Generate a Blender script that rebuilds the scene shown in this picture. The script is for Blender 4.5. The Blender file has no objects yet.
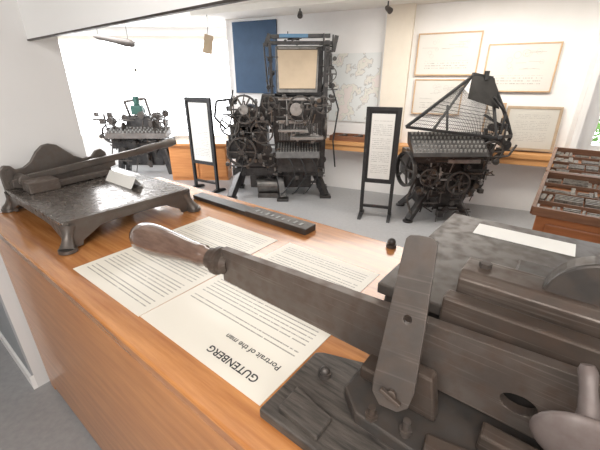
import bpy, bmesh, math, random
from mathutils import Vector, Matrix, Euler

scene = bpy.context.scene
COL = scene.collection
scene.view_settings.view_transform = 'Standard'
CA = math.atan2(-.613, .79)            # counter frame rotation about z
def CL(x, y, z=0.0):
    return Vector((x*.79+y*.613, -x*.613+y*.79, z))

# ------------------------------------------------------------------ materials
MATS = {}
def nodes_of(name):
    m = bpy.data.materials.new(name); m.use_nodes = True
    nt = m.node_tree; b = nt.nodes['Principled BSDF']
    return m, nt, b
def N(nt, typ, **kw):
    n = nt.nodes.new(typ)
    for k, v in kw.items(): setattr(n, k, v)
    return n
def mat(name, col, rough=.6, metal=0.0, var=.15, scale=8.0, bump=0.0, stretch=(1,1,1), spec=.5, col2=None, coat=0.0, wear=None, scratch=None):
    if name in MATS: return MATS[name]
    m, nt, b = nodes_of(name)
    tc = N(nt, 'ShaderNodeTexCoord'); mp = N(nt, 'ShaderNodeMapping')
    mp.inputs['Scale'].default_value = stretch
    nt.links.new(tc.outputs['Object'], mp.inputs['Vector'])
    nz = N(nt, 'ShaderNodeTexNoise'); nz.inputs['Scale'].default_value = scale
    nz.inputs['Detail'].default_value = 6; nz.inputs['Roughness'].default_value = .6
    nt.links.new(mp.outputs[0], nz.inputs['Vector'])
    cr = N(nt, 'ShaderNodeValToRGB')
    c2 = col2 if col2 else tuple(min(1, c*(1+var)+var*.05) for c in col)
    c1 = col if col2 else tuple(c*(1-var) for c in col)
    cr.color_ramp.elements[0].position = .28; cr.color_ramp.elements[1].position = .72
    cr.color_ramp.elements[0].color = (*c1, 1); cr.color_ramp.elements[1].color = (*c2, 1)
    nt.links.new(nz.outputs['Fac'], cr.inputs[0])
    out = cr.outputs[0]
    if wear:                                  # faint fine wear
        n2 = N(nt, 'ShaderNodeTexNoise'); n2.inputs['Scale'].default_value = 38; n2.inputs['Detail'].default_value = 6
        nt.links.new(tc.outputs['Object'], n2.inputs['Vector'])
        r2 = N(nt, 'ShaderNodeMapRange'); r2.inputs['From Min'].default_value = .42; r2.inputs['From Max'].default_value = .68; r2.inputs['To Max'].default_value = .7
        nt.links.new(n2.outputs['Fac'], r2.inputs['Value'])
        mx = N(nt, 'ShaderNodeMix', data_type='RGBA'); mx.inputs[7].default_value = (*wear, 1)
        nt.links.new(r2.outputs[0], mx.inputs[0]); nt.links.new(out, mx.inputs[6]); out = mx.outputs[2]
        ra = N(nt, 'ShaderNodeMapRange'); ra.inputs['To Min'].default_value = rough; ra.inputs['To Max'].default_value = min(1, rough+.3)
        nt.links.new(r2.outputs[0], ra.inputs['Value']); nt.links.new(ra.outputs[0], b.inputs['Roughness'])
    else: b.inputs['Roughness'].default_value = rough
    if scratch:                               # long thin pale scratches along the bar
        m3 = N(nt, 'ShaderNodeMapping'); m3.inputs['Scale'].default_value = (3, 40, 150); m3.inputs['Rotation'].default_value = (0,.06,0)
        nt.links.new(tc.outputs['Object'], m3.inputs['Vector'])
        n3 = N(nt, 'ShaderNodeTexNoise'); n3.inputs['Scale'].default_value = 1.6; n3.inputs['Detail'].default_value = 3
        nt.links.new(m3.outputs[0], n3.inputs['Vector'])
        r3 = N(nt, 'ShaderNodeMapRange'); r3.inputs['From Min'].default_value = .58; r3.inputs['From Max'].default_value = .72; r3.inputs['To Max'].default_value = .6
        nt.links.new(n3.outputs['Fac'], r3.inputs['Value'])
        m4 = N(nt, 'ShaderNodeMix', data_type='RGBA'); m4.inputs[7].default_value = (*scratch, 1)
        nt.links.new(r3.outputs[0], m4.inputs[0]); nt.links.new(out, m4.inputs[6]); out = m4.outputs[2]
    nt.links.new(out, b.inputs['Base Color'])
    b.inputs['Metallic'].default_value = metal
    b.inputs['Specular IOR Level'].default_value = spec
    if coat:
        b.inputs['Coat Weight'].default_value = coat; b.inputs['Coat Roughness'].default_value = .10
    if bump:
        bp = N(nt, 'ShaderNodeBump'); bp.inputs['Strength'].default_value = bump; bp.inputs['Distance'].default_value = .002
        nt.links.new(nz.outputs['Fac'], bp.inputs['Height']); nt.links.new(bp.outputs[0], b.inputs['Normal'])
    MATS[name] = m
    return m

M_wall = mat('wall_white', (.86,.85,.84), .8, var=.03, scale=3)
M_jamb = mat('wall_grey', (.70,.69,.68), .8, var=.03, scale=2)
M_beam = mat('beam_white', (.95,.95,.94), .7, var=.01, scale=2)
M_ceil = mat('ceiling', (.86,.84,.79), .9, var=.03)
M_floor = mat('floor_vinyl', (.31,.31,.315), .30, var=.10, scale=30)
M_blue = mat('blue_paint', (.03,.075,.15), .6, var=.1)
M_wood = mat('counter_wood', (.33,.115,.032), .20, var=.2, scale=2.8, stretch=(1.2,18,18), col2=(.62,.28,.095), coat=.8)
M_woodf = mat('panel_wood', (.42,.155,.042), .28, var=.2, scale=2.6, stretch=(1.2,16,12), col2=(.63,.28,.095), coat=.3)
M_bench = mat('bench_wood', (.54,.20,.06), .45, var=.2, scale=3, stretch=(1,1,12), col2=(.68,.31,.11))
M_ledge = mat('ledge_wood', (.60,.28,.10), .45, var=.2, scale=3, stretch=(1,8,12), col2=(.72,.40,.17))
M_redwood = mat('red_wood', (.16,.065,.035), .4, var=.3, scale=4, stretch=(1,10,10), col2=(.30,.13,.06))
M_cabwood = mat('cabinet_wood', (.22,.078,.032), .4, var=.3, scale=3, stretch=(1,10,10), col2=(.38,.155,.06))
M_oldwood = mat('old_wood', (.018,.015,.013), .6, var=.4, scale=7, stretch=(2,18,8), bump=1.0, col2=(.105,.088,.075))
M_handle = mat('handle_wood', (.055,.027,.019), .18, var=.3, scale=6, stretch=(1,6,6), col2=(.22,.14,.105), coat=1.0)
M_iron = mat('iron_black', (.028,.027,.028), .32, .5, var=.4, scale=14, col2=(.08,.076,.074))
M_mid = mat('iron_grey', (.06,.057,.054), .32, .55, var=.4, scale=14, col2=(.145,.137,.13))
M_brown = mat('iron_brown', (.075,.054,.042), .4, .4, var=.4, scale=14, col2=(.165,.125,.095))
M_castd = mat('cast_dark', (.045,.040,.037), .36, .4, var=.4, scale=7, bump=.2, col2=(.10,.09,.083), wear=(.085,.065,.053))
M_castg = mat('cast_grey', (.080,.070,.063), .34, .4, var=.4, scale=5, bump=.2, col2=(.15,.132,.118), wear=(.12,.092,.075))
M_bed = mat('bed_sheen', (.095,.083,.075), .20, .5, var=.3, scale=3, col2=(.155,.138,.125), wear=(.13,.11,.095))
M_rust = mat('rusty_steel', (.056,.043,.035), .38, .4, var=.4, scale=6, bump=.25, col2=(.12,.094,.078), wear=(.085,.056,.042), scratch=(.17,.145,.125))
M_lever = mat('lever_steel', (.095,.077,.067), .36, .45, var=.4, scale=6, bump=.25, col2=(.17,.143,.125), wear=(.115,.08,.062), scratch=(.25,.215,.19))
M_plate = mat('worn_plate', (.078,.066,.059), .36, .45, var=.4, scale=5, bump=.2, col2=(.145,.126,.113), wear=(.10,.073,.058), scratch=(.21,.18,.16))
M_top = mat('bed_plate', (.075,.064,.057), .36, .45, var=.3, scale=4, col2=(.115,.10,.09), wear=(.095,.076,.063))
M_steel = mat('steel', (.32,.31,.30), .32, .7, var=.3, scale=20)
M_pink = mat('dull_steel', (.11,.088,.082), .50, .3, var=.2, scale=8, bump=.15, col2=(.18,.15,.14), wear=(.12,.088,.078))
M_black = mat('black_paint', (.012,.012,.013), .5, var=.2)
M_tan = mat('tan_panel', (.46,.36,.25), .5, var=.1, scale=4)
M_white = mat('white_card', (.88,.87,.83), .5, var=.02)
M_frame = mat('oak_frame', (.56,.38,.23), .5, var=.15, scale=8)
M_key = mat('key_grey', (.22,.22,.21), .4, .2, var=.2)
M_green = mat('teal_paint', (.015,.07,.055), .5, var=.2)
M_brass = mat('brass', (.45,.30,.10), .35, .9, var=.2)
M_ink = mat('ink', (.03,.03,.03), .7, var=.0)
M_typ = mat('type_metal', (.06,.052,.045), .5, .4, var=.6, scale=60, bump=.8, col2=(.30,.27,.23))

def text_mat(name, w, h, nl, mx=.06, top=.22, bottom=.08, paper=(.74,.70,.62), ink=(.26,.24,.21), sx=900, dens=.40, fill=(.36,.62), words=110, para=7, gap=.33):
    """paper with rows of small illegible print; object x across, y along (origin centre)"""
    m, nt, b = nodes_of(name)
    tc = N(nt, 'ShaderNodeTexCoord'); sp = N(nt, 'ShaderNodeSeparateXYZ')
    nt.links.new(tc.outputs['Object'], sp.inputs[0])
    def M(op, a, bb=None, c=None):
        n = N(nt, 'ShaderNodeMath'); n.operation = op
        for i, v in enumerate((a, bb, c)):
            if v is None: continue
            if isinstance(v, (int, float)): n.inputs[i].default_value = v
            else: nt.links.new(v, n.inputs[i])
        return n.outputs[0]
    x, y = sp.outputs[0], sp.outputs[1]
    fy = M('ADD', M('MULTIPLY', y, nl/h), 100.0); row = M('FLOOR', fy); fr = M('FRACT', fy)
    inrow = M('MULTIPLY', M('GREATER_THAN', fr, fill[0]), M('LESS_THAN', fr, fill[1]))
    def noise(sc, off):
        cb = N(nt, 'ShaderNodeCombineXYZ')
        nt.links.new(M('MULTIPLY', x, sc), cb.inputs[0]); nt.links.new(M('ADD', M('MULTIPLY', row, 7.31), off), cb.inputs[1])
        nz = N(nt, 'ShaderNodeTexNoise'); nz.inputs['Scale'].default_value = 1.0; nz.inputs['Detail'].default_value = 1
        nt.links.new(cb.outputs[0], nz.inputs['Vector']); return nz.outputs['Fac']
    a = M('MULTIPLY', inrow, M('GREATER_THAN', noise(sx,0.), dens))
    a = M('MULTIPLY', a, M('GREATER_THAN', noise(words,3.7), gap))
    a = M('MULTIPLY', a, M('GREATER_THAN', M('MODULO', row, float(para)), .5))
    a = M('MULTIPLY', a, M('LESS_THAN', M('ABSOLUTE', x), w*(.5-mx)))
    a = M('MULTIPLY', a, M('LESS_THAN', y, h*(.5-top)))
    a = M('MULTIPLY', a, M('GREATER_THAN', y, -h*(.5-bottom)))
    mx_ = N(nt, 'ShaderNodeMix'); mx_.data_type = 'RGBA'
    mx_.inputs[6].default_value = (*paper, 1); mx_.inputs[7].default_value = (*ink, 1)
    nt.links.new(a, mx_.inputs[0]); nt.links.new(mx_.outputs[2], b.inputs['Base Color'])
    b.inputs['Roughness'].default_value = .32
    return m

# ------------------------------------------------------------------ mesh builder
class B:
    def __init__(s, off=(0,0,0)):
        s.bm = bmesh.new(); s.off = Vector(off); s.M = Matrix.Identity(4)
    def _add(s, verts, faces):
        vs = [s.bm.verts.new(s.M @ (Vector(v)-s.off)) for v in verts]
        for f in faces:
            try: s.bm.faces.new([vs[i] for i in f])
            except ValueError: pass
        return s
    def box(s, x0, x1, y0, y1, z0, z1):
        v = [(x0,y0,z0),(x1,y0,z0),(x1,y1,z0),(x0,y1,z0),(x0,y0,z1),(x1,y0,z1),(x1,y1,z1),(x0,y1,z1)]
        return s._add(v, [(0,3,2,1),(4,5,6,7),(0,1,5,4),(1,2,6,5),(2,3,7,6),(3,0,4,7)])
    def beam(s, p0, p1, w, h, up=(0,0,1)):
        p0, p1 = Vector(p0), Vector(p1); d = (p1-p0).normalized(); u = Vector(up)
        sd = d.cross(u)
        if sd.length < 1e-4: sd = d.cross(Vector((0,1,0)))
        sd.normalize(); u = sd.cross(d)
        v = []
        for p in (p0, p1):
            for a, b in ((-1,-1),(1,-1),(1,1),(-1,1)): v.append(p+sd*a*w/2+u*b*h/2)
        return s._add(v, [(0,1,2,3),(7,6,5,4),(0,4,5,1),(1,5,6,2),(2,6,7,3),(3,7,4,0)])
    def prism(s, pts, axis, a0, a1):
        def P(u, v, a): return {'x':(a,u,v),'y':(u,a,v),'z':(u,v,a)}[axis]
        n = len(pts)
        v = [P(u,w,a0) for u,w in pts]+[P(u,w,a1) for u,w in pts]
        f = [tuple(range(n)), tuple(range(2*n-1,n-1,-1))]+[(i,i+n,(i+1)%n+n,(i+1)%n) for i in range(n)]
        return s._add(v, f)
    def holed(s, outer, c, rx, rz, a0, a1, n=24):
        """plate in the xz plane, thickness along y, with an elliptical hole"""
        bm2 = bmesh.new()
        k = len(outer)
        hole = [(c[0]+rx*math.cos(2*math.pi*i/n), c[1]+rz*math.sin(2*math.pi*i/n)) for i in range(n)]
        allv = []
        for a in (a0, a1):
            vo = [bm2.verts.new((u,a,w)) for u,w in outer]; vh = [bm2.verts.new((u,a,w)) for u,w in hole]
            eo = [bm2.edges.new((vo[i],vo[(i+1)%k])) for i in range(k)]; eh = [bm2.edges.new((vh[i],vh[(i+1)%n])) for i in range(n)]
            bmesh.ops.triangle_fill(bm2, use_beauty=True, use_dissolve=False, edges=eo+eh)
            allv.append((vo,vh))
        for L, m_ in ((0,k),(1,n)):
            A, C = allv[0][L], allv[1][L]
            for i in range(m_): bm2.faces.new((A[i],A[(i+1)%m_],C[(i+1)%m_],C[i]))
        bm2.verts.index_update()
        s._add([v.co.copy() for v in bm2.verts], [tuple(v.index for v in f.verts) for f in bm2.faces]); bm2.free()
        return s
    def lathe(s, p0, p1, prof, n=20):
        p0, p1 = Vector(p0), Vector(p1); d = p1-p0; L = d.length; d.normalize()
        a = d.cross(Vector((0,0,1)))
        if a.length < 1e-3: a = Vector((1,0,0))
        a.normalize(); b = d.cross(a)
        v, f = [], []
        for t, r in prof:
            for i in range(n):
                an = 2*math.pi*i/n
                v.append(p0+d*L*t+(a*math.cos(an)+b*math.sin(an))*r)
        k = len(prof)
        for j in range(k-1):
            for i in range(n):
                f.append((j*n+i, j*n+(i+1)%n, (j+1)*n+(i+1)%n, (j+1)*n+i))
        f.append(tuple(range(n-1,-1,-1))); f.append(tuple(range((k-1)*n, k*n)))
        return s._add(v, f)
    def cyl(s, p0, p1, r, r2=None, n=14):
        return s.lathe(p0, p1, [(0,r),(1,r if r2 is None else r2)], n)
    def tube(s, pts, r, n=8):
        for a, b in zip(pts[:-1], pts[1:]): s.cyl(a, b, r, n=n)
        return s
    def wheel(s, c, axis, R, w, spokes=5, rim=.12):
        c = Vector(c); ax = Vector(axis).normalized()
        a = ax.cross(Vector((0,0,1)))
        if a.length < 1e-3: a = Vector((1,0,0))
        a.normalize(); b = ax.cross(a); n = 28; v = []; f = []
        for i in range(n):
            d = a*math.cos(2*math.pi*i/n)+b*math.sin(2*math.pi*i/n)
            for r, q in ((R,-.5),(R,.5),(R*(1-rim),.5),(R*(1-rim),-.5)): v.append(c+d*r+ax*w*q)
        for i in range(n):
            j = (i+1)%n
            for k in range(4): f.append((i*4+k, i*4+(k+1)%4, j*4+(k+1)%4, j*4+k))
        s._add(v, f)
        if spokes: s.cyl(c-ax*w*.8, c+ax*w*.8, R*.18)
        for i in range(spokes):
            d = a*math.cos(2*math.pi*i/spokes)+b*math.sin(2*math.pi*i/spokes)
            s.beam(c+d*R*.1, c+d*R*(1-rim*.6), w*.5, R*.1, up=ax)
        return s
    def ball(s, c, r, sc=(1,1,1), n=14):
        c = Vector(c); v, f = [], []; m = n//2
        for j in range(m+1):
            ph = math.pi*j/m
            for i in range(n):
                th = 2*math.pi*i/n
                v.append(c+Vector((r*sc[0]*math.sin(ph)*math.cos(th), r*sc[1]*math.sin(ph)*math.sin(th), r*sc[2]*math.cos(ph))))
        for j in range(m):
            for i in range(n): f.append((j*n+i,(j+1)*n+i,(j+1)*n+(i+1)%n,j*n+(i+1)%n))
        s._add(v, f); return s
    def clutter(s, x0, x1, y0, y1, z0, z1, n, seed, big=.12):
        """ordered small machine parts: rods, levers, cams and pulleys along the machine axes"""
        R = random.Random(seed)
        for _ in range(n):
            c = Vector((R.uniform(x0,x1), R.uniform(y0,y1), R.uniform(z0,z1)))
            k = R.random()
            if k < .45:
                l = R.uniform(.5,1.2)*big*1.7; ax = R.choice([(1,0,0),(1,0,0),(0,0,1),(0,0,1),(0,1,0),(.25,0,.97)])
                d = Vector(ax)*l/2; s.cyl(c-d, c+d, R.uniform(.005,.012), n=8)
            elif k < .62:
                a, b, h = (R.uniform(.2,.7)*big for _ in range(3)); s.box(c.x-a/2,c.x+a/2,c.y-b/2,c.y+b/2,c.z-h/2,c.z+h/2)
            elif k < .86:
                r = R.uniform(.2,.45)*big; ax = Vector(R.choice([(0,1,0),(0,1,0),(0,1,0),(1,0,0)])); s.cyl(c-ax*.010, c+ax*.010, r, n=18); s.cyl(c-ax*.018, c+ax*.018, r*.35, n=12)
            else:
                l = R.uniform(.6,1.3)*big; an = R.choice([0,1.57,1.57,.5,-.5])+R.uniform(-.08,.08); d = Vector((math.cos(an),0,math.sin(an)))*l/2
                s.beam(c-d, c+d, .014, R.uniform(.010,.02), up=(0,1,0))
        return s
    def done(s, name, parent=None, m=None, bevel=0, smooth=False, loc=None, rotz=0, **props):
        bmesh.ops.recalc_face_normals(s.bm, faces=s.bm.faces)
        me = bpy.data.meshes.new(name); s.bm.to_mesh(me); s.bm.free()
        ob = bpy.data.objects.new(name, me); COL.objects.link(ob)
        if m: me.materials.append(m)
        if smooth:
            for p in me.polygons: p.use_smooth = True
            try: me.set_sharp_from_angle(angle=math.radians(40))
            except Exception: pass
        if bevel:
            bv = ob.modifiers.new('bevel','BEVEL'); bv.width = bevel; bv.segments = 2; bv.limit_method = 'ANGLE'
        if parent: ob.parent = parent
        if loc is not None: ob.location = loc
        ob.rotation_euler[2] = rotz
        for k, v in props.items(): ob[k] = v
        return ob

def thing(name, label, cat, loc, rotz=0, group=None):
    e = bpy.data.objects.new(name, None); e.empty_display_size = .1; COL.objects.link(e)
    e.location = loc; e.rotation_euler[2] = rotz; e['label'] = label; e['category'] = cat
    if group: e['group'] = group
    return e
def cthing(name, label, cat, x, y, z, **k): return thing(name, label, cat, CL(x,y,z), CA, **k)
S = dict(kind='structure')

# ------------------------------------------------------------------ camera
cam_d = bpy.data.cameras.new('camera'); cam = bpy.data.objects.new('camera', cam_d); COL.objects.link(cam)
cam.location = (0,0,1.55); cam.rotation_euler = (math.radians(90-23.1),0,0)
cam_d.sensor_width = 36; cam_d.lens = 36*340/600; cam_d.clip_start = .02
scene.camera = cam

# ------------------------------------------------------------------ room shell
CZ = 2.38
B().box(-6.6,4.3,-3,6.9,-.1,0).done('floor', m=M_floor, **S)
B().box(-6.6,4.3,-3,6.9,CZ,CZ+.1).done('ceiling', m=M_ceil, **S)
WA = math.atan2(-.45,1.0); WO = Vector((.6,5.15,0))
def WL(q, n, z): # wall frame; n positive = into room
    c, s_ = math.cos(WA), math.sin(WA)
    return WO+Vector((q*c+n*s_, q*s_-n*c, z))
B().box(-1.84,2.82,0,.15,0,CZ).done('wall_back', m=M_wall, loc=WO, rotz=WA, **S)
B().box(-1.76,-1.02,-.03,0,1.36,CZ-.04).done('trim_6', m=M_blue, loc=WO, rotz=WA, **S)
b = B(); b.box(2.82,3.9,0,.15,0,.8); b.box(2.82,3.9,0,.15,2.2,CZ); b.box(2.82,2.95,0,.15,.8,2.2); b.done('wall_back_end', m=M_wall, loc=WO, rotz=WA, **S)
B().box(2.74,2.80,-.20,0,.0,CZ).done('trim_8', m=M_wall, loc=WO, rotz=WA, **S)
b = B(); b.box(2.95,3.9,.03,.1,.8,.86); b.box(2.95,3.9,.03,.1,2.14,2.2); b.box(2.95,2.99,.03,.1,.86,2.14); b.box(3.84,3.9,.03,.1,.86,2.14)
b.done('window_2', m=M_wall, loc=WO, rotz=WA, **S)
p = WL(-1.82,0,0); CX = p.x-.06
B().box(CX,p.x,p.y,6.7,0,CZ).done('wall_corner', m=M_wall, **S)
b = B(); b.box(-6.6,p.x,6.7,6.85,0,.5); b.box(-6.6,p.x,6.7,6.85,2.25,CZ); b.done('wall_left_window', m=M_wall, **S)
b = B()
for x in (-6.55,-4.9,CX-.03): b.box(x-.03,x+.03,6.72,6.8,.5,2.25)
b.box(-2.985,-2.955,6.74,6.78,.5,2.25)
b.box(-6.6,CX,6.72,6.8,.5,.56); b.box(-6.6,CX,6.72,6.8,2.19,2.25); b.box(-4.9,CX,6.74,6.77,1.70,1.73)
b.done('window_1', m=mat('window_frame',(.82,.76,.68),.7,var=.03), **S)
B().box(-6.7,-6.6,-3,6.9,0,CZ).done('wall_left', m=M_wall, **S)
B().box(4.15,4.3,-3,3.7,0,CZ).done('wall_right', m=M_wall, **S)
B().box(-6.7,4.3,-3.1,-3,0,CZ).done('wall_front', m=M_wall, **S)
B().box(-6.0,-1.97,.2,.72,0,CZ).done('wall_hatch', m=M_jamb, rotz=CA, **S)
B().box(-1.97,2.2,.60,.610,1.712,CZ).done('trim_1', m=M_beam, rotz=CA, **S)
B().box(-1.97,2.2,.598,.612,1.707,1.713).done('trim_2', m=M_castd, rotz=CA, **S)
B().box(-6.0,-1.97,.18,.2,0,.09).done('baseboard_hatch', m=M_wall, rotz=CA, **S)
B().box(-6.0,-1.97,.192,.2,.09,.95).done('trim_7', m=mat('dado_grey',(.36,.38,.40),.7,var=.04), rotz=CA, **S)
B().box(.56,.88,-.12,0,.80,CZ).done('trim_3', m=mat('pilaster',(.74,.67,.57),.8,var=.03), loc=WO, rotz=WA, **S)
b = B(); b.box(-.35,2.73,-.24,0,.70,.75); b.box(-.35,2.73,-.22,-.19,.62,.70); b.done('trim_4', m=M_ledge, loc=WO, rotz=WA, **S)
B().box(-1.8,2.7,-.9,-.75,CZ-.07,CZ).done('trim_5', m=M_ceil, loc=WO, rotz=WA, **S)

# ------------------------------------------------------------------ counter
ct = cthing('counter','long varnished orange-brown wooden display counter','counter',-.3,.66,0)
o = (-.3,.66,0)
B(o).box(-1.95,1.5,.235,1.09,.965,1.0).done('counter_top', ct, M_wood, .006)
B(o).box(-1.88,1.48,.25,.27,.03,.965).done('front_panel', ct, M_woodf, .003)
B(o).box(-1.88,1.48,1.04,1.06,.03,.965).done('back_panel', ct, M_woodf)
B(o).box(-1.93,-1.88,.25,1.06,0,.965).done('side_panel', ct, M_woodf)
B(o).box(1.48,1.5,.25,1.06,0,.965).done('side_panel', ct, M_woodf)

# ------------------------------------------------------------------ printed sheets
def sheet(x0,x1,y0,y1,z,label,nl,top,seed=0,para=7):
    w, h = x1-x0, y1-y0
    e = thing('printed_sheet',label,'sheet of paper',CL((x0+x1)/2,(y0+y1)/2,z),CA+math.pi+seed,group='printed sheets on the counter')
    B().box(-w/2,w/2,-h/2,h/2,0,.0012).done('paper', e, text_mat('print_%d'%len(bpy.data.materials),w,h,nl,top=top,para=para))
    return e
def text(s, size, parent, x, y, z, bold=.012, name='printed_text', squash=1.0):
    cu = bpy.data.curves.new(name,'FONT'); cu.body = s; cu.size = size; cu.extrude = .0001; cu.offset = size*bold
    ob = bpy.data.objects.new('tmp_text', cu); COL.objects.link(ob)
    bpy.context.view_layer.update()
    dg = bpy.context.evaluated_depsgraph_get(); me = bpy.data.meshes.new_from_object(ob.evaluated_get(dg))
    bpy.data.objects.remove(ob); ob = bpy.data.objects.new(name, me); COL.objects.link(ob)
    me.materials.clear(); me.materials.append(M_ink)
    ob.parent = parent; ob.location = (x,y,z); ob.scale = (squash,1,1)
    return ob
s1 = sheet(-1.142,-.752,.30,.595,1.0003,'white printed sheet of English text beside the turned handle',22,.10,seed=.01)
s2 = sheet(-.748,-.330,.305,.585,1.0003,'white printed sheet headed with a capital title',21,.46)
text('GUTENBERG',.0262,s2,-.166,.094,.0016,.014)
text('Portrait of the man',.0212,s2,-.182,.046,.0016,.010)
s3 = sheet(-1.16,-.765,.605,.85,1.0003,'white printed sheet of small text beside the long iron bar',20,.08,seed=.01,para=6)
s4 = sheet(-.72,-.36,.60,.863,1.0003,'white printed sheet of small text beside the iron tool',20,.08,seed=-.01,para=8)

# ------------------------------------------------------------------ long bar on the counter
e = cthing('iron_bar','long dark iron measuring bar lying on the counter','bar',-1.09,.985,1.0)
o = (-1.09,.985,1.0)
B(o).prism([(-1.42,.955),(-1.02,.950),(-1.02,1.016),(-1.42,1.012)],'z',1.0,1.020).done('flat_bar', e, M_iron, .002)
B(o).box(-1.04,-.71,.948,1.018,1.0,1.026).done('raised_section', e, M_castd, .003)
R = random.Random(2)
for i in range(9):
    x = -1.0+i*.03
    B(o).box(x,x+.007+R.random()*.005,.968,.968+R.uniform(.016,.028),1.026,1.0275).done('notch', e, M_key)

e = cthing('knob','small round dark metal knob at the counter edge','knob',-.41,1.06,1.0)
o = (-.41,1.06,1.0)
B(o).cyl((-.41,1.06,1.0),(-.41,1.06,1.012),.018).ball((-.41,1.06,1.02),.015).done('knob_head', e, M_castd, smooth=True)

# ------------------------------------------------------------------ board cutter
e = cthing('paper_cutter','antique cast-iron paper cutter table with hinged lever blade','paper cutter',-1.61,.59,1.003)
o = (-1.61,.59,1.0)
X0,X1,Y0,Y1 = -1.93,-1.28,.34,.85
B(o).box(X0,X1,Y0,Y1,1.085,1.103).done('table', e, M_bed, .004)
B(o).prism([(-1.30,.36),(-1.28,.36),(-1.28,.83),(-1.30,.83)],'z',1.07,1.1035).done('edge_strip', e, M_castg)
def apron(u0,u1):
    L = u1-u0; pts = [(u0-.006,1.002),(u0+.05,1.002),(u0+.055,1.02)]
    for i in range(9):
        t = i/8; pts.append((u0+.075+(L-.15)*t, 1.03+.03*min(1,math.sin(math.pi*t)*2.2)))
    pts += [(u1-.055,1.02),(u1-.05,1.002),(u1+.006,1.002),(u1+.004,1.03),(u1-.004,1.086),(u0+.004,1.086),(u0-.004,1.03)]
    return pts
B(o).prism(apron(Y0,Y1),'x',X1-.018,X1-.004).done('side_apron', e, M_castg, .003)
B(o).prism(apron(Y0,Y1),'x',X0+.004,X0+.018).done('side_apron', e, M_castg, .003)
B(o).prism(apron(X0,X1),'y',Y0+.004,Y0+.018).done('front_apron', e, M_castg, .003)
B(o).prism(apron(X0,X1),'y',Y1-.018,Y1-.004).done('back_apron', e, M_castg, .003)
for (x,y) in ((X1,Y0),(X1,Y1),(X0,Y0),(X0,Y1)):
    sx = -1 if x==X0 else 1; sy = -1 if y==Y0 else 1
    B(o).cyl((x+sx*.004,y+sy*.004,1.0),(x+sx*.004,y+sy*.004,1.012),.03).lathe((x+sx*.004,y+sy*.004,1.010),(x-sx*.02,y-sy*.02,1.08),[(0,.026),(.3,.018),(.6,.016),(1,.028)],12).done('foot', e, M_castg, smooth=True)
pr = [(.34,1.10),(.34,1.185),(.36,1.205),(.385,1.20),(.40,1.18),(.43,1.185),(.46,1.205),(.49,1.245),(.52,1.27),(.55,1.275),(.58,1.265),(.61,1.235),(.64,1.205),(.68,1.185),(.72,1.19),(.745,1.215),(.77,1.22),(.79,1.20),(.80,1.15),(.80,1.10)]
B(o).prism(pr,'x',-1.925,-1.905).done('end_casting', e, M_castg, .004)
for c,r in (((-1.905,.37,1.175),.012),((-1.905,.755,1.18),.012)):
    B(o).cyl(c,(c[0]+.012,c[1],c[2]),r).done('boss', e, M_castg, smooth=True)
B(o).beam((-1.9,.36,1.12),(-1.9,.79,1.12),.02,.03).done('rib', e, M_castg)
B(o).prism([(.36,1.12),(.40,1.105),(.75,1.125),(.80,1.14),(.80,1.17),(.75,1.175),(.40,1.165),(.36,1.15)],'x',-1.85,-1.838).done('blade', e, M_plate, .002)
b = B(o); b.beam((-1.84,.42,1.15),(-1.85,.98,1.19),.022,.032); b.cyl((-1.90,.40,1.145),(-1.82,.40,1.145),.022); b.done('lever_arm', e, M_castg, .003)
B(o).lathe((-1.85,.90,1.185),(-1.86,1.18,1.21),[(0,.012),(.1,.016),(.35,.021),(.6,.019),(.85,.024),(.97,.02),(1,.008)],14).done('lever_handle', e, M_castg, smooth=True)
B(o).box(-1.83,-1.73,.385,.50,1.103,1.15).done('clamp_block', e, M_lever, .004)
B(o).beam((-1.75,.40,1.12),(-1.80,.74,1.12),.03,.025).done('fence', e, M_plate, .003)

e = cthing('card_tent','small blank white folded card on the cutter table','card',-1.59,.71,1.107)
B().prism([(-.03,0),(0,.045),(.03,0),(.028,0),(0,.042),(-.028,0)],'x',-.12,.12).done('card', e, M_white)

# ------------------------------------------------------------------ lever tool in front
e = cthing('lever_cutter','worn grey-brown iron lever cutting tool with turned wooden handle','printing tool',.05,.6,1.0)
o = (.05,.6,1.0)
B(o).prism([(-.315,.288),(.5,.288),(.5,.95),(-.21,.95),(-.21,.50),(-.30,.47),(-.315,.46)],'z',1.0,1.022).done('base_board', e, M_oldwood, .004)
B(o).prism([(-.285,.305),(-.20,.300),(-.20,.345),(-.285,.36)],'z',1.022,1.034).done('base_step', e, M_oldwood, .003)
B(o).prism([(-.21,.40),(-.17,.365),(.48,.34),(.48,.93),(-.20,.93),(-.21,.60)],'z',1.022,1.048).done('base_casting', e, M_castd, .004)
B(o).prism([(-.225,1.048),(-.205,1.185),(.48,1.185),(.48,1.048)],'y',.53,.955).done('body', e, M_castd, .006)
B(o).prism([(-.215,.51),(.5,.51),(.5,.97),(-.205,.97)],'z',1.185,1.207).done('top_plate', e, M_top, .003)
B(o).prism([(.545,1.207),(.63,1.207),(.63,1.246),(.615,1.258),(.56,1.258),(.545,1.246)],'x',-.09,.5).done('clamp_bar', e, M_rust, .003)
B(o).box(-.10,.5,.505,.537,1.165,1.228).done('guide_bar', e, M_rust, .004)
B(o).box(-.02,.5,.64,.72,1.207,1.232).done('guide_bar', e, M_castd, .004)
for x in (-.06,.22): B(o).cyl((x,.59,1.258),(x,.59,1.266),.010,n=6).done('bolt_head', e, M_castd)
pts = [(.092+.070*math.cos(a),1.245+.076*math.sin(a)) for a in [math.pi*i/20 for i in range(21)]]
B(o).prism(pts,'y',.568,.606).done('half_round_stop', e, M_castd, .004)
prof = [(-.62,1.072),(.48,1.060),(.48,1.220),(-.62,1.163)]
B(o).holed(prof,(.035,1.112),.024,.017,.476,.496).done('lever_bar', e, M_lever, .0012)
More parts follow.
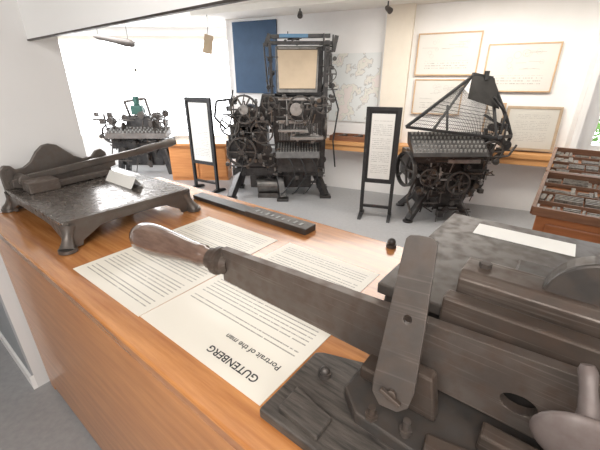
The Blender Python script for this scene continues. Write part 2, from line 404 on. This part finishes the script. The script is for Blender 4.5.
p0 = Vector((-.605,.487,1.12)); p1 = Vector((-.975,.438,1.118))
B(o).lathe(p0,p1,[(0,.018),(.03,.030),(.07,.030),(.08,.037),(.11,.037),(.12,.028),(.17,.028)],20).done('ferrule', e, M_rust, smooth=True)
B(o).lathe(p0,p1,[(.15,.024),(.22,.025),(.24,.030),(.3,.030),(.4,.032),(.55,.039),(.7,.045),(.82,.047),(.9,.044),(.96,.033),(.99,.02),(1,.006)],24).done('handle', e, M_handle, smooth=True)
# upright plate, wider towards the foot
pl = [(-.032,0),(-.033,.02),(-.028,.12),(-.022,.236),(-.021,.246),(-.017,.251),(-.004,.253),(.011,.253),(.019,.251),(.022,.246),(.023,.236),(.027,.12),(.029,.02),(.024,-.006),(.010,-.018),(-.018,-.018)]
UP = Vector((-.118,.385,1.102))-Vector(o); UR = (math.radians(-17),math.radians(-1),math.radians(8))
b = B(); b.holed(pl,(.001,.128),.006,.007,-.005,.005)
ob = b.done('upright_plate', e, M_plate, .001); ob.location = UP; ob.rotation_euler = UR
b = B(); b.cyl((-.002,-.012,.010),(-.002,.10,.010),.005)
ob2 = b.done('pivot_bolt', e, M_rust); ob2.location = UP; ob2.rotation_euler = UR
b = B(); b.cyl((-.002,-.014,.008),(-.002,-.006,.008),.008,n=12); b.beam((-.018,-.016,.015),(.014,-.016,.001),.006,.009,up=(0,1,0)); ob3 = b.done('wing_nut', e, M_rust, .001); ob3.location = UP; ob3.rotation_euler = UR
B(o).cyl((-.145,.375,1.022),(-.145,.375,1.070),.006).cyl((-.145,.375,1.045),(-.145,.375,1.055),.011,n=6).done('stud', e, M_rust)
B(o).cyl((-.09,.378,1.04),(-.09,.378,1.080),.006).cyl((-.09,.378,1.055),(-.09,.378,1.063),.010,n=6).done('stud', e, M_plate)
B(o).beam((-.20,.46,1.060),(-.08,.46,1.060),.05,.026).done('bracket', e, M_rust, .004)
B(o).beam((-.06,.37,1.058),(.10,.40,1.058),.035,.024).done('bracket', e, M_rust, .004)
B(o).prism([(-.16,1.048),(-.06,1.048),(-.075,1.13),(-.14,1.13)],'y',.425,.450).done('pivot_bracket', e, M_rust, .004)
B(o).box(.0,.46,.42,.45,1.048,1.080).done('lower_rail', e, M_rust, .004)
B(o).box(.02,.46,.37,.40,1.048,1.066).done('lower_rail', e, M_castd, .004)
b = B(o); b.cyl((-.265,.42,1.020),(-.265,.42,1.030),.013); b.ball((-.265,.42,1.032),.010); b.done('bolt', e, M_castd, smooth=True)
b = B(o); b.ball((.113,.408,1.160),.052,(1.3,.26,.85),28); b.done('clamp_handle', e, M_pink, smooth=True)
b = B(o); b.lathe((.099,.420,1.180),(.082,.45,1.240),[(0,.017),(.25,.011),(.6,.009),(.9,.010),(1,.007)],16); b.done('clamp_screw', e, M_pink, smooth=True)
e2 = cthing('blank_label','blank white paper strip lying on the tool plate','paper strip',-.030,.89,1.2075)
B().box(-.10,.10,-.036,.036,0,.001).done('strip', e2, M_white)

# ------------------------------------------------------------------ display stands
def stand(x,y,rot,w,h,label,pz0,pz1):
    e = thing('sign_stand',label,'sign stand',(x,y,0),rot,group='free-standing notice frames')
    for sx in (-1,1):
        B().box(sx*w/2-.02,sx*w/2+.02,-.02,.02,.03,h).done('post', e, M_black, .003)
        B().prism([(-.16,0),(.16,0),(.14,.03),(.03,.05),(-.03,.05),(-.14,.03)],'x',sx*w/2-.02,sx*w/2+.02).done('foot', e, M_black)
    for z0,z1 in ((h-.04,h),(pz0-.05,pz0-.01),(.12,.15)): B().box(-w/2,w/2,-.016,.016,z0,z1).done('crossbar', e, M_black)
    B().box(-w/2+.018,w/2-.018,-.006,.01,pz0-.01,h-.04).done('back_board', e, M_black)
    W, H = w-.09, pz1-pz0
    ob = B().box(-W/2,W/2,-H/2,H/2,0,.002).done('notice_sheet', e, text_mat('notice_%d'%len(bpy.data.materials),W,H,34,top=.10,mx=.1,sx=120,dens=.47,paper=(.66,.65,.62),ink=(.34,.33,.32),words=30))
    ob.location = (0,-.008,(pz0+pz1)/2); ob.rotation_euler = (math.pi/2,0,0)
stand(-1.42,5.0,math.radians(-30),.44,1.33,'black framed notice stand with white text sheet beside typesetting machine',.45,1.26)
stand(.92,3.90,math.radians(-18),.34,1.28,'slim black framed notice stand with white text sheet',.48,1.21)

# ------------------------------------------------------------------ big typesetting machine
MO = (-.32,4.85,0)
e = thing('linecasting_machine','tall black cast-iron typesetting machine with tan slanted magazine','typesetting machine',MO)
b = B(MO)
b.box(-.95,.32,4.70,5.15,.30,.42); b.box(-.90,.30,4.72,5.1,.42,.62); b.box(-.72,.16,4.80,5.1,.10,.30)
b.prism([(-.34,.62),(.34,.62),(.30,1.35),(-.40,1.35)],'y',4.74,5.1); b.box(-.32,.30,4.9,5.05,1.35,1.95)
b.done('machine_bed', e, M_iron, .01)
for i,(x,y,dx,dy) in enumerate(((-.85,4.75,-.12,-.2),(.22,4.78,.14,-.12),(-.85,5.1,-.1,.05),(.22,5.1,.12,.05),(-.3,4.7,.06,-.18))):
    b = B(MO); b.beam((x,y,.34),(x+dx,y+dy,.03),.09,.09); b.box(x+dx-.08,x+dx+.08,y+dy-.07,y+dy+.07,0,.035); b.done('leg', e, M_iron, .008)
b = B(MO)
b.beam((.31,4.76,.4),(.34,4.78,2.0),.06,.09,up=(0,1,0)); b.beam((.20,5.05,.4),(.25,5.05,1.9),.07,.09,up=(0,1,0))
b.beam((-.36,4.80,.9),(-.38,4.80,2.0),.035,.045,up=(0,1,0)); b.beam((-.42,4.85,1.98),(.42,4.85,1.98),.05,.04); b.beam((-.40,4.85,2.05),(.38,4.85,2.06),.05,.045)
b.beam((-.44,4.84,1.94),(-.38,4.84,2.08),.05,.06,up=(0,1,0)); b.beam((.42,4.84,1.88),(.46,4.84,2.06),.05,.07,up=(0,1,0))
b.beam((.40,4.84,1.45),(.38,4.84,1.9),.03,.05,up=(0,1,0)); b.beam((-.42,4.84,1.4),(-.46,4.84,1.98),.02,.035,up=(0,1,0))
b.done('frame', e, M_iron, .004)
B(MO).box(-.26,.10,4.79,4.815,2.035,2.075).done('name_plate', e, mat('plate_blue',(.12,.26,.42),.5,var=.05))
def tr(x0b,x1b,x0t,x1t,zb,zt,yb,yt,th):
    b = B(MO); v = [(x0b,yb,zb),(x1b,yb,zb),(x1t,yt,zt),(x0t,yt,zt)]; v += [(a,c+th,d) for a,c,d in v]
    b._add(v,[(0,1,2,3),(7,6,5,4),(0,4,5,1),(1,5,6,2),(2,6,7,3),(3,7,4,0)]); return b
tr(-.29,.22,-.31,.245,1.40,1.94,4.68,4.83,.04).done('magazine_frame', e, M_mid, .004)
tr(-.265,.195,-.285,.22,1.45,1.90,4.675,4.80,.02).done('magazine_panel', e, M_tan)
tr(-.27,.20,-.28,.22,1.91,1.93,4.80,4.808,.02).done('channel_strip', e, M_steel)
for c,ax,r,w_,n_,mm in (((.0,4.64,1.20),(0,1,0),.17,.04,5,M_mid),((.30,4.64,1.25),(0,1,0),.11,.03,4,M_mid),((-.72,4.60,1.20),(0,1,0),.18,.04,6,M_mid),((-.92,4.60,1.0),(0,1,0),.13,.04,5,M_mid),((-.50,4.58,.92),(0,1,0),.15,.03,6,M_castd),((.34,4.72,.95),(1,0,0),.14,.03,5,M_castd),((-.78,4.58,.66),(0,1,0),.20,.04,6,M_castd),((-.40,4.60,1.28),(0,1,0),.09,.03,4,M_mid),((.38,4.76,1.62),(0,1,0),.09,.03,4,M_mid)):
    B(MO).wheel(c,ax,r,w_,n_).done('wheel', e, mm, smooth=True)
b = B(MO); b.cyl((-.05,4.66,1.2),(-.05,4.60,1.2),.08,n=20); b.cyl((-.72,4.62,1.20),(-.72,4.56,1.20),.06); b.box(-.30,.14,4.66,4.70,1.02,1.06); b.box(-.28,.26,4.62,4.68,1.31,1.34); b.clutter(-.95,.3,4.58,4.70,.35,1.3,30,5,.08); b.clutter(-.3,.3,4.52,4.62,.78,1.0,14,6,.06); b.done('linkage', e, M_steel, .002)
b = B(MO); b.box(-.95,-.45,4.72,5.1,.62,.98); b.box(-1.0,-.62,4.66,4.8,.55,.80); b.cyl((-.75,4.9,.98),(-.75,4.9,1.12),.14,n=20); b.cyl((-.7,4.72,1.05),(-.7,5.0,1.05),.2,n=24); b.prism([(-.6,.98),(-.38,.98),(-.32,1.38),(-.5,1.38)],'y',4.75,5.0); b.done('casting_pot', e, M_iron, .01)
b = B(MO); b.prism([(4.46,.60),(4.80,.66),(4.80,.78),(4.50,.68)],'x',-.32,.26); b.box(-.3,.24,4.52,4.75,.40,.64); b.done('keyboard', e, M_iron, .006)
b = B(MO)
for r in range(5):
    for c in range(15):
        x = -.29+c*.036; y = 4.51+r*.05; z = .69+r*.0165
        b.cyl((x,y,z-.01),(x,y,z+.006),.009,n=6)
b.done('keys', e, M_key, kind='stuff')
b = B(MO)
for i in range(26):
    x = -.27+i*.020; b.cyl((x,4.66,.80),(x,4.68,1.02),.003,n=5)
b.done('key_rods', e, M_steel, kind='stuff')
b = B(MO); b.clutter(-1.0,.34,4.62,5.05,.45,1.35,90,11,.14); b.clutter(-.80,.2,4.62,4.8,.2,.5,24,13,.12); b.clutter(.28,.44,4.70,4.95,1.3,2.0,26,14,.09); b.clutter(-.44,-.34,4.76,4.95,1.3,2.0,20,15,.07); b.clutter(-.35,.35,4.80,4.9,1.97,2.07,16,16,.05)
b.done('mechanism', e, M_iron, .002)
b = B(MO); b.clutter(-1.0,-.36,4.54,4.68,.45,1.34,60,41,.10); b.clutter(-.36,.40,4.58,4.70,1.0,1.38,40,42,.08); b.clutter(-.36,.34,4.60,4.68,.30,.62,20,43,.09); b.clutter(.30,.44,4.68,4.76,1.3,2.0,16,44,.07); b.done('gear_train', e, M_mid, .002)
b = B(MO); b.clutter(-1.0,.34,4.54,4.66,.40,1.34,26,51,.08); b.done('rusty_fittings', e, M_brown, .002)
B(MO).box(-.12,.30,4.45,4.66,.84,.87).done('galley_tray', e, M_steel, .002)
B(MO).box(-.28,.1,4.50,4.62,.93,.955).done('copy_shelf', e, M_steel, .002)
for k,(sx) in enumerate((-.2,-.05,.1)):
    pts = [(sx+.45*math.sin(t*1.2)*.3, 4.50-.1*math.sin(t), .62-.5*t/3+.03*math.sin(t*4)) for t in [i*.25 for i in range(13)]]
    B(MO).tube(pts,.008).done('cable', e, M_black, smooth=True)
B(MO).tube([(-1.0,4.7,.95),(-1.12,4.66,1.1),(-1.08,4.66,1.3),(-.9,4.7,1.32)],.015).done('cable', e, M_black, smooth=True)
B(MO).tube([(.40,4.7,1.5),(.50,4.66,1.2),(.44,4.62,.8),(.48,4.62,.45)],.01).done('cable', e, M_black, smooth=True)
b = B(MO); b.cyl((-.6,4.7,.16),(-.3,4.7,.16),.10,n=20); b.cyl((-.28,4.7,.16),(-.24,4.7,.16),.13,n=20); b.box(-.6,-.3,4.62,4.76,0,.07); b.done('motor', e, M_mid, smooth=True)

# ------------------------------------------------------------------ keyboard casting machine with wire fan
MO = (1.70,3.95,0)
e = thing('wire_fan_typecaster','black antique type-casting machine with wire fan and keyboard','typecasting machine',MO)
b = B(MO); b.prism([(1.28,.55),(2.12,.55),(2.02,.36),(1.92,.14),(1.44,.14),(1.38,.36)],'y',3.85,4.15); b.box(1.25,2.12,3.80,4.2,.50,.80); b.done('machine_bed', e, M_iron, .01)
for (x,y,dx,dy) in ((1.5,3.88,-.22,-.14),(1.85,3.88,.14,-.12),(1.5,4.12,-.15,.2),(1.85,4.12,.18,.2)):
    b = B(MO); b.beam((x,y,.30),(x+dx,y+dy,.02),.07,.07); b.cyl((x+dx,y+dy,0),(x+dx,y+dy,.02),.06); b.done('leg', e, M_iron, .006)
b = B(MO); b.prism([(3.58,.80),(3.86,.90),(3.9,1.02),(3.86,1.02),(3.6,.84)],'x',1.2,2.0); b.box(1.22,1.98,3.66,3.9,.72,.84); b.done('keyboard', e, M_iron, .004)
b = B(MO)
for r in range(5):
    for c in range(18):
        x = 1.235+c*.043; y = 3.62+r*.055; z = .86+r*.037
        b.cyl((x,y,z-.02),(x,y,z+.012),.012,n=6)
b.done('keys', e, mat('key_pale',(.26,.26,.25),.4,.2), kind='stuff')
A = Vector((1.86,4.0,1.60)); Bp = Vector((2.10,4.05,1.56)); Lw = Vector((1.13,3.74,1.09)); Rw = Vector((2.14,3.78,.97)); Fr = Vector((2.38,3.92,.97))
b = B(MO)
b.beam(A+Vector((.03,0,.01)),Lw,.026,.03); b.tube([Bp,(2.20,4.0,1.36),(2.30,3.95,1.16),Fr],.020); b.beam(Bp,Rw,.026,.028,up=(0,1,0)); b.beam(A,(1.44,3.8,1.04),.022,.028,up=(0,1,0)); b.beam(Lw,Rw,.026,.03); b.beam(Fr,Rw,.03,.034); b.beam(A,Bp,.045,.05); b.tube([Fr,(2.34,3.95,.78),(2.15,4.0,.6)],.02)
b.beam((2.02,3.9,1.20),(2.33,3.92,1.03),.025,.03,up=(0,1,0)); b.tube([(2.06,3.85,1.38),(2.22,3.85,1.22),(2.20,3.82,1.0)],.014); b.beam((2.0,3.98,1.55),(2.0,3.98,1.64),.04,.04,up=(0,1,0)); b.beam((1.60,3.80,1.02),(1.60,3.90,1.30),.02,.024,up=(0,1,0))
b.done('fan_frame', e, M_black, .003)
q = lambda t,s_: A.lerp(Bp,t).lerp(Lw.lerp(Rw,t),s_)
b = B(MO)
for i in range(46):
    t = i/45; b.cyl(q(.12+t*.75,.22+.25*t),Lw.lerp(Rw,t),.0029,n=4)
for k in range(8): b.cyl(q(0,.50+.06*k),q(1,.55+.055*k),.0026,n=4)
b.done('wire_fan', e, M_black, kind='stuff')
v4 = [q(-.02,.02),q(1.06,-.02),q(1.06,.50),q(.42,.40)]; v4 = [v+Vector((0,-.04,0)) for v in v4]
b = B(MO); b._add(v4+[v+Vector((0,.012,0)) for v in v4],[(0,1,2,3),(7,6,5,4),(0,4,5,1),(1,5,6,2),(2,6,7,3),(3,7,4,0)]); b.done('cover_plate', e, mat('flat_black',(.02,.019,.018),.8,var=.2,spec=.2))
for c,ax,r,w_,n_ in (((1.20,3.80,.62),(1,.25,0),.20,.04,5),((2.12,3.78,.82),(.2,1,0),.12,.03,5),((1.75,3.64,.5),(0,1,0),.13,.03,5),((1.42,3.64,.56),(0,1,0),.10,.03,5)):
    B(MO).wheel(c,ax,r,w_,n_).done('wheel', e, M_mid, smooth=True)
b = B(MO); b.clutter(1.28,2.15,3.70,4.0,.35,.95,90,21,.14); b.clutter(1.42,2.0,3.75,3.95,.05,.4,24,22,.12); b.clutter(1.95,2.3,3.8,4.0,.75,1.1,30,23,.12); b.done('mechanism', e, M_iron, .002)
b = B(MO); b.clutter(1.28,2.15,3.66,3.76,.32,.80,54,61,.09); b.clutter(1.42,2.0,3.68,3.8,.05,.4,20,62,.09); b.done('gear_train', e, M_mid, .002)
b = B(MO); b.clutter(1.3,2.1,3.64,3.72,.35,.80,14,63,.08); b.done('rusty_fittings', e, M_brown, .002)
b = B(MO); b.clutter(1.3,2.1,3.66,3.76,.30,.80,26,24,.07); b.box(1.6,1.95,3.64,3.68,.72,.76); b.done('linkage', e, M_steel, .002)
B(MO).tube([(2.1,3.8,.75),(2.3,3.75,.78),(2.36,3.75,.90)],.012).done('rod', e, M_castd)
B(MO).tube([(1.3,3.75,.5),(1.22,3.7,.3),(1.3,3.7,.1)],.012).done('rod', e, M_castd)

# ------------------------------------------------------------------ small machine by the window
MO = (-2.75,6.1,0)
e = thing('small_casting_machine','small dark typecasting machine with dark green parts before window','typecasting machine',MO)
b = B(MO); b.box(-3.25,-2.26,5.95,6.3,.45,.62); b.prism([(-3.05,.62),(-2.42,.62),(-2.55,1.0),(-2.92,1.0)],'y',6.0,6.25); b.box(-3.1,-2.42,6.0,6.25,.15,.45); b.done('machine_bed', e, M_iron, .01)
for (x,y) in ((-3.1,5.98),(-2.4,5.98),(-3.1,6.25),(-2.4,6.25)):
    B(MO).beam((x,y,.5),(x+(.1 if x>-2.7 else -.1),y,.0),.08,.08).done('leg', e, M_iron)
B(MO).prism([(5.72,.66),(6.0,.70),(6.0,.82),(5.75,.74)],'x',-3.22,-2.21).done('keyboard', e, M_castd)
b = B(MO)
for r in range(3):
    for c in range(16):
        b.cyl((-3.17+c*.062,5.78+r*.07,.74+r*.022),(-3.17+c*.062,5.78+r*.07,.775+r*.022),.016,n=6)
b.done('keys', e, M_key, kind='stuff')
b = B(MO); b.clutter(-3.35,-2.28,5.80,6.2,.45,1.04,130,31,.16); b.clutter(-3.15,-2.4,5.88,6.05,.15,.6,40,32,.14); b.beam((-3.1,6.0,.9),(-3.45,5.9,.95),.03,.03); b.tube([(-2.87,6,1.0),(-2.92,6,1.22),(-2.57,6,1.27),(-2.52,6,1.0)],.022); b.done('mechanism', e, M_castd)
b = B(MO); b.box(-2.82,-2.63,5.95,6.05,1.02,1.16); b.cyl((-2.72,6,1.16),(-2.72,6,1.30),.05); b.done('green_housing', e, M_green, .01)
B(MO).wheel((-2.36,5.88,.9),(0,1,0),.13,.04,5).done('wheel', e, M_castd, smooth=True)
B(MO).wheel((-3.18,5.88,.72),(0,1,0),.16,.04,6).done('wheel', e, M_castd, smooth=True)

e = thing('wooden_bench','low orange-brown wooden bench cabinet under the window','bench',(-1.7,5.75,0))
b = B((-1.7,5.95,0)); b.box(-2.13,-1.2,5.75,6.1,0,.57); b.done('body', e, M_bench, .004)
b = B((-1.7,5.95,0)); b.box(-2.15,-1.18,5.71,6.12,.57,.61); b.done('top', e, M_bench, .006)
for i in range(2):
    x = -2.11+i*.465
    B((-1.7,5.95,0)).box(x,x+.43,5.735,5.75,.06,.53).done('door', e, M_bench, .004)

# ------------------------------------------------------------------ wall pictures
def picture(q0,q1,z0,z1,label,fw=.016,lean=0,nl=12,seed=0,paper=(.68,.655,.61),fm=None):
    W,H = q1-q0,z1-z0; c = WL((q0+q1)/2,.03+ (abs(math.sin(lean))*H*.5 if lean else 0),(z0+z1)/2)
    e = thing('framed_picture',label,'picture',c,WA,group='framed prints on the wall'); e.rotation_euler = (-lean,0,WA)
    b = B()
    b.box(-W/2,W/2,-.012,.012,-H/2,-H/2+fw); b.box(-W/2,W/2,-.012,.012,H/2-fw,H/2); b.box(-W/2,-W/2+fw,-.012,.012,-H/2+fw,H/2-fw); b.box(W/2-fw,W/2,-.012,.012,-H/2+fw,H/2-fw)
    b.done('frame', e, fm or M_frame, .002)
    w,h = W-2*fw,H-2*fw
    full = lean != 0
    ob = B().box(-w/2,w/2,-h/2,h/2,0,.004).done('print', e, text_mat('pic_%d'%len(bpy.data.materials),w,h,nl,top=.12 if full else .66,bottom=.12,mx=.14,paper=paper,ink=(.36,.34,.32),sx=90,dens=.48,words=25))
    ob.rotation_euler = (math.pi/2,0,0)
    if not full:                                # pale line drawing on the print
        R = random.Random(seed); b = B()
        for i in range(15):
            x = R.uniform(-.32,.32)*w; z = R.uniform(-.05,.36)*h; l = R.uniform(.04,.14)*w
            if i%2: b.beam((x-l,-.005,z),(min(x+l,w*.4),-.005,z+R.uniform(-.03,.03)*h),.002,.004)
            else: b.wheel((x,-.005,z),(0,1,0),R.uniform(.03,.08)*h,.002,0,.08)
        b.done('drawing', e, mat('pencil_grey',(.48,.46,.43),.8,var=.05))
picture(.95,1.66,1.60,2.07,'light wooden framed pale print above another frame',nl=16,seed=1)
picture(.97,1.55,1.14,1.56,'light wooden framed pale engraving below a larger frame',nl=14,seed=2)
picture(1.74,2.45,1.42,1.93,'wide light wooden framed pale diagram on white wall',nl=16,seed=3)
picture(2.07,2.62,.77,1.27,'grey-tan framed text page leaning on the ledge',lean=math.radians(7),nl=24,fw=.03,paper=(.54,.52,.47),fm=mat('tan_frame',(.42,.32,.22),.5,var=.15))
picture(1.84,2.05,.95,1.30,'narrow light wooden framed print beside a larger frame',nl=12,seed=5,paper=(.62,.59,.54))
m, nt, bb = nodes_of('map_poster')
tc = N(nt,'ShaderNodeTexCoord'); nz = N(nt,'ShaderNodeTexNoise'); nz.inputs['Scale'].default_value = 4.5; nz.inputs['Detail'].default_value = 8
nt.links.new(tc.outputs['Object'],nz.inputs['Vector'])
cr = N(nt,'ShaderNodeValToRGB'); e_ = cr.color_ramp.elements; e_[0].position=.50; e_[0].color=(.76,.78,.775,1); e_[1].position=.53; e_[1].color=(.79,.75,.70,1)
k1 = e_.new(.51); k1.color=(.46,.47,.47,1); k2 = e_.new(.58); k2.color=(.75,.76,.69,1); k3 = e_.new(.585); k3.color=(.52,.53,.50,1); k4 = e_.new(.595); k4.color=(.79,.72,.69,1)
nt.links.new(nz.outputs['Fac'],cr.inputs[0])
nt.links.new(cr.outputs[0],bb.inputs['Base Color']); bb.inputs['Roughness'].default_value=.5
e = thing('map_poster','large pale world map poster fixed to the wall','poster',WL(.15,.01,1.5),WA)
B().box(-.36,.36,-.004,.004,-.5,.38).done('sheet', e, m)
e = thing('wooden_tray','small dark red wooden tray with type pieces on ledge','tray',WL(.17,.13,.75),WA)
b = B(); b.box(-.27,.27,-.08,.08,0,.02); b.box(-.27,.27,-.08,-.068,.02,.07); b.box(-.27,.27,.068,.08,.02,.09); b.box(-.27,-.258,-.08,.08,.02,.07); b.box(.258,.27,-.08,.08,.02,.07); b.done('tray_body', e, M_redwood, .003)
for i in range(6): B().box(-.24+i*.075,-.19+i*.075,-.055,.055,.02,.05+.02*(i%3)).done('type_block', e, M_rust)

# ------------------------------------------------------------------ type cabinet (two shallow sloping cases on top)
e = cthing('type_cabinet','red-brown wooden type cabinet with sloping cases of metal type','cabinet',.55,2.7,0)
o = (.55,2.7,0)
Ya,Yb,Za,Zb = 2.10,3.30,.905,1.03
B(o).prism([(Ya,0),(Yb,0),(Yb,Zb),(Ya,Za)],'x',-.04,1.15).done('body', e, M_cabwood, .006)
for i in range(5):
    z = .12+i*.15
    d = B(o).box(.01,1.10,2.085,2.10,z,z+.135).done('drawer', e, M_cabwood, .004)
    for x in (.3,.8): B(o).box(x-.05,x+.05,2.07,2.086,z+.05,z+.08).done('drawer_pull', d, M_brass)
def sl(y): return Za+(y-Ya)*(Zb-Za)/(Yb-Ya)
M_case = mat('case_wood',(.16,.075,.038),.5,var=.3,scale=5,stretch=(1,8,8))
for c0,c1 in ((2.07,2.68),(2.70,3.31)):
    b = B(o)
    for y in (c0,c1): b.beam((-.06,y,sl(y)+.02),(1.18,y,sl(y)+.02),.02,.045)
    for x in (-.06,.56,1.17): b.beam((x,c0,sl(c0)+.02),(x,c1,sl(c1)+.02),.02,.045)
    for k in (.25,.5,.75): y = c0+(c1-c0)*k; b.beam((-.06,y,sl(y)+.012),(1.18,y,sl(y)+.012),.010,.022)
    b.done('type_case', e, M_case, .002)
b = B(o); R = random.Random(4)
for c0 in (2.07,2.70):
    for j in range(4):
        x = -.04
        while x < 1.13:                         # long flat slugs and blocks lying in rows
            if R.random() < .35:
                l = R.uniform(.05,.13); y0 = c0+j*.152+R.uniform(.02,.06)
                for s_ in range(R.randint(2,4)):
                    yy = y0+s_*.022; b.beam((x,yy,sl(yy)+.012),(x+l,yy+R.uniform(-.004,.004),sl(yy)+.012),.014,.022)
                x += l+.008
            else:
                w_ = R.uniform(.010,.026); y0 = c0+j*.152+R.uniform(.012,.035); y1 = c0+j*.152+R.uniform(.10,.142); h = R.uniform(.012,.026)
                b.beam((x,y0,sl(y0)+h/2),(x+R.uniform(-.008,.010),y1,sl(y1)+h/2),w_,h); x += w_+R.uniform(.001,.008)
b.done('type_pieces', e, M_typ, .001, kind='stuff')

# shrub seen through the end window
e = thing('shrub','green leafy shrub standing outside the window','shrub',(5.0,5.5,0))
b = B(); b.cyl((0,0,0),(0,0,.5),.05); b.done('trunk', e, M_redwood)
b = B(); R = random.Random(8)
for i in range(300):
    v = Vector((R.gauss(0,1),R.gauss(0,1),R.gauss(0,1))).normalized()*R.uniform(.3,.6); v.z = v.z*1.1+.7
    d = Vector((R.gauss(0,1),R.gauss(0,1),R.gauss(0,1))).normalized()*.08; w_ = d.cross(Vector((.3,.5,1))).normalized()*.04
    b._add([v-d,v+w_,v+d,v-w_],[(0,1,2,3)])
b.done('leaves', e, mat('leaf_green',(.10,.22,.04),.6,var=.3), kind='stuff')
B().box(4.3,9,2,9,-.1,0).done('ground', m=mat('paving',(.5,.5,.48),.9), **S)

# ------------------------------------------------------------------ hanging things and ceiling lamps
def spot_lamp(x,y,rz,label):
    e = thing('track_spotlight',label,'spotlight',(x,y,CZ),rz,group='ceiling spotlights')
    B().cyl((0,0,-.01),(0,0,0),.04).cyl((0,0,-.10),(0,0,-.01),.008).done('stem', e, M_black)
    B().lathe((0,.03,-.10),(0,-.05,-.15),[(0,.015),(.2,.025),(1,.032)],16).done('lamp_head', e, M_castd, smooth=True)
spot_lamp(.0,4.6,0,'small dark ceiling spotlight aimed at the wall'); spot_lamp(.95,4.3,.4,'small dark ceiling spotlight aimed at the wall')
e = thing('hanging_bar','dark turned bar hanging in front of the window','bar',(-2.42,5.0,2.02),.1)
B().lathe((-.24,0,.05),(.26,0,-.04),[(0,.012),(.1,.03),(.5,.038),(.8,.05),(1,.035)],12).done('bar', e, M_castd, smooth=True)
for x in (-.18,.18): B().cyl((x,0,.0),(x,0,CZ-2.02),.003).done('cord', e, M_black)
e = thing('hanging_tag','tan paddle-shaped sign hanging from a thin wire','sign',(-1.20,5.0,1.98),.2)
B().prism([(-.08,-.10),(.04,-.12),(.08,.09),(-.03,.12)],'y',-.01,.01).done('paddle', e, M_tan, .003)
B().tube([(0,0,.11),(.02,0,.2),(.02,0,CZ-1.98)],.004).tube([(.05,0,-.1),(.12,0,-.3),(.16,0,-.6),(.17,.1,-.9)],.004).done('wire', e, M_castd)

# ------------------------------------------------------------------ light
w = bpy.data.worlds.new('sky'); scene.world = w; w.use_nodes = True
bg = w.node_tree.nodes['Background']; bg.inputs[0].default_value = (.96,.98,1,1); bg.inputs[1].default_value = 6.5
def area(name, loc, rot, sx, sy, power, col=(1,1,1)):
    l = bpy.data.lights.new(name,'AREA'); l.shape='RECTANGLE'; l.size=sx; l.size_y=sy; l.energy=power; l.color=col
    ob = bpy.data.objects.new(name,l); COL.objects.link(ob); ob.location=loc; ob.rotation_euler=rot; return ob
area('ceiling_light_main',(0.5,3.2,2.34),(0,0,0),3.0,1.4,62,(1,.97,.92))
area('added_glare_light',(-3.1,4.5,2.34),(0,0,0),1.8,1.2,100,(.98,.98,1))  # added lamp, hidden behind the beam, makes the counter glare and brightens the left
area('ceiling_light_near',(-.5,-.6,2.34),(math.radians(14),0,0),1.4,.7,60,(1,.97,.94))
area('added_fill_near',(.6,-2.6,1.9),(math.radians(82),0,math.radians(18)),1.6,.8,45,(1,.97,.94))  # added fill behind the camera, whitens beam and left wall; no real lamp
area('wall_wash',(1.9,3.3,2.32),(math.radians(38),0,WA),1.4,.3,28,(1,.93,.83))
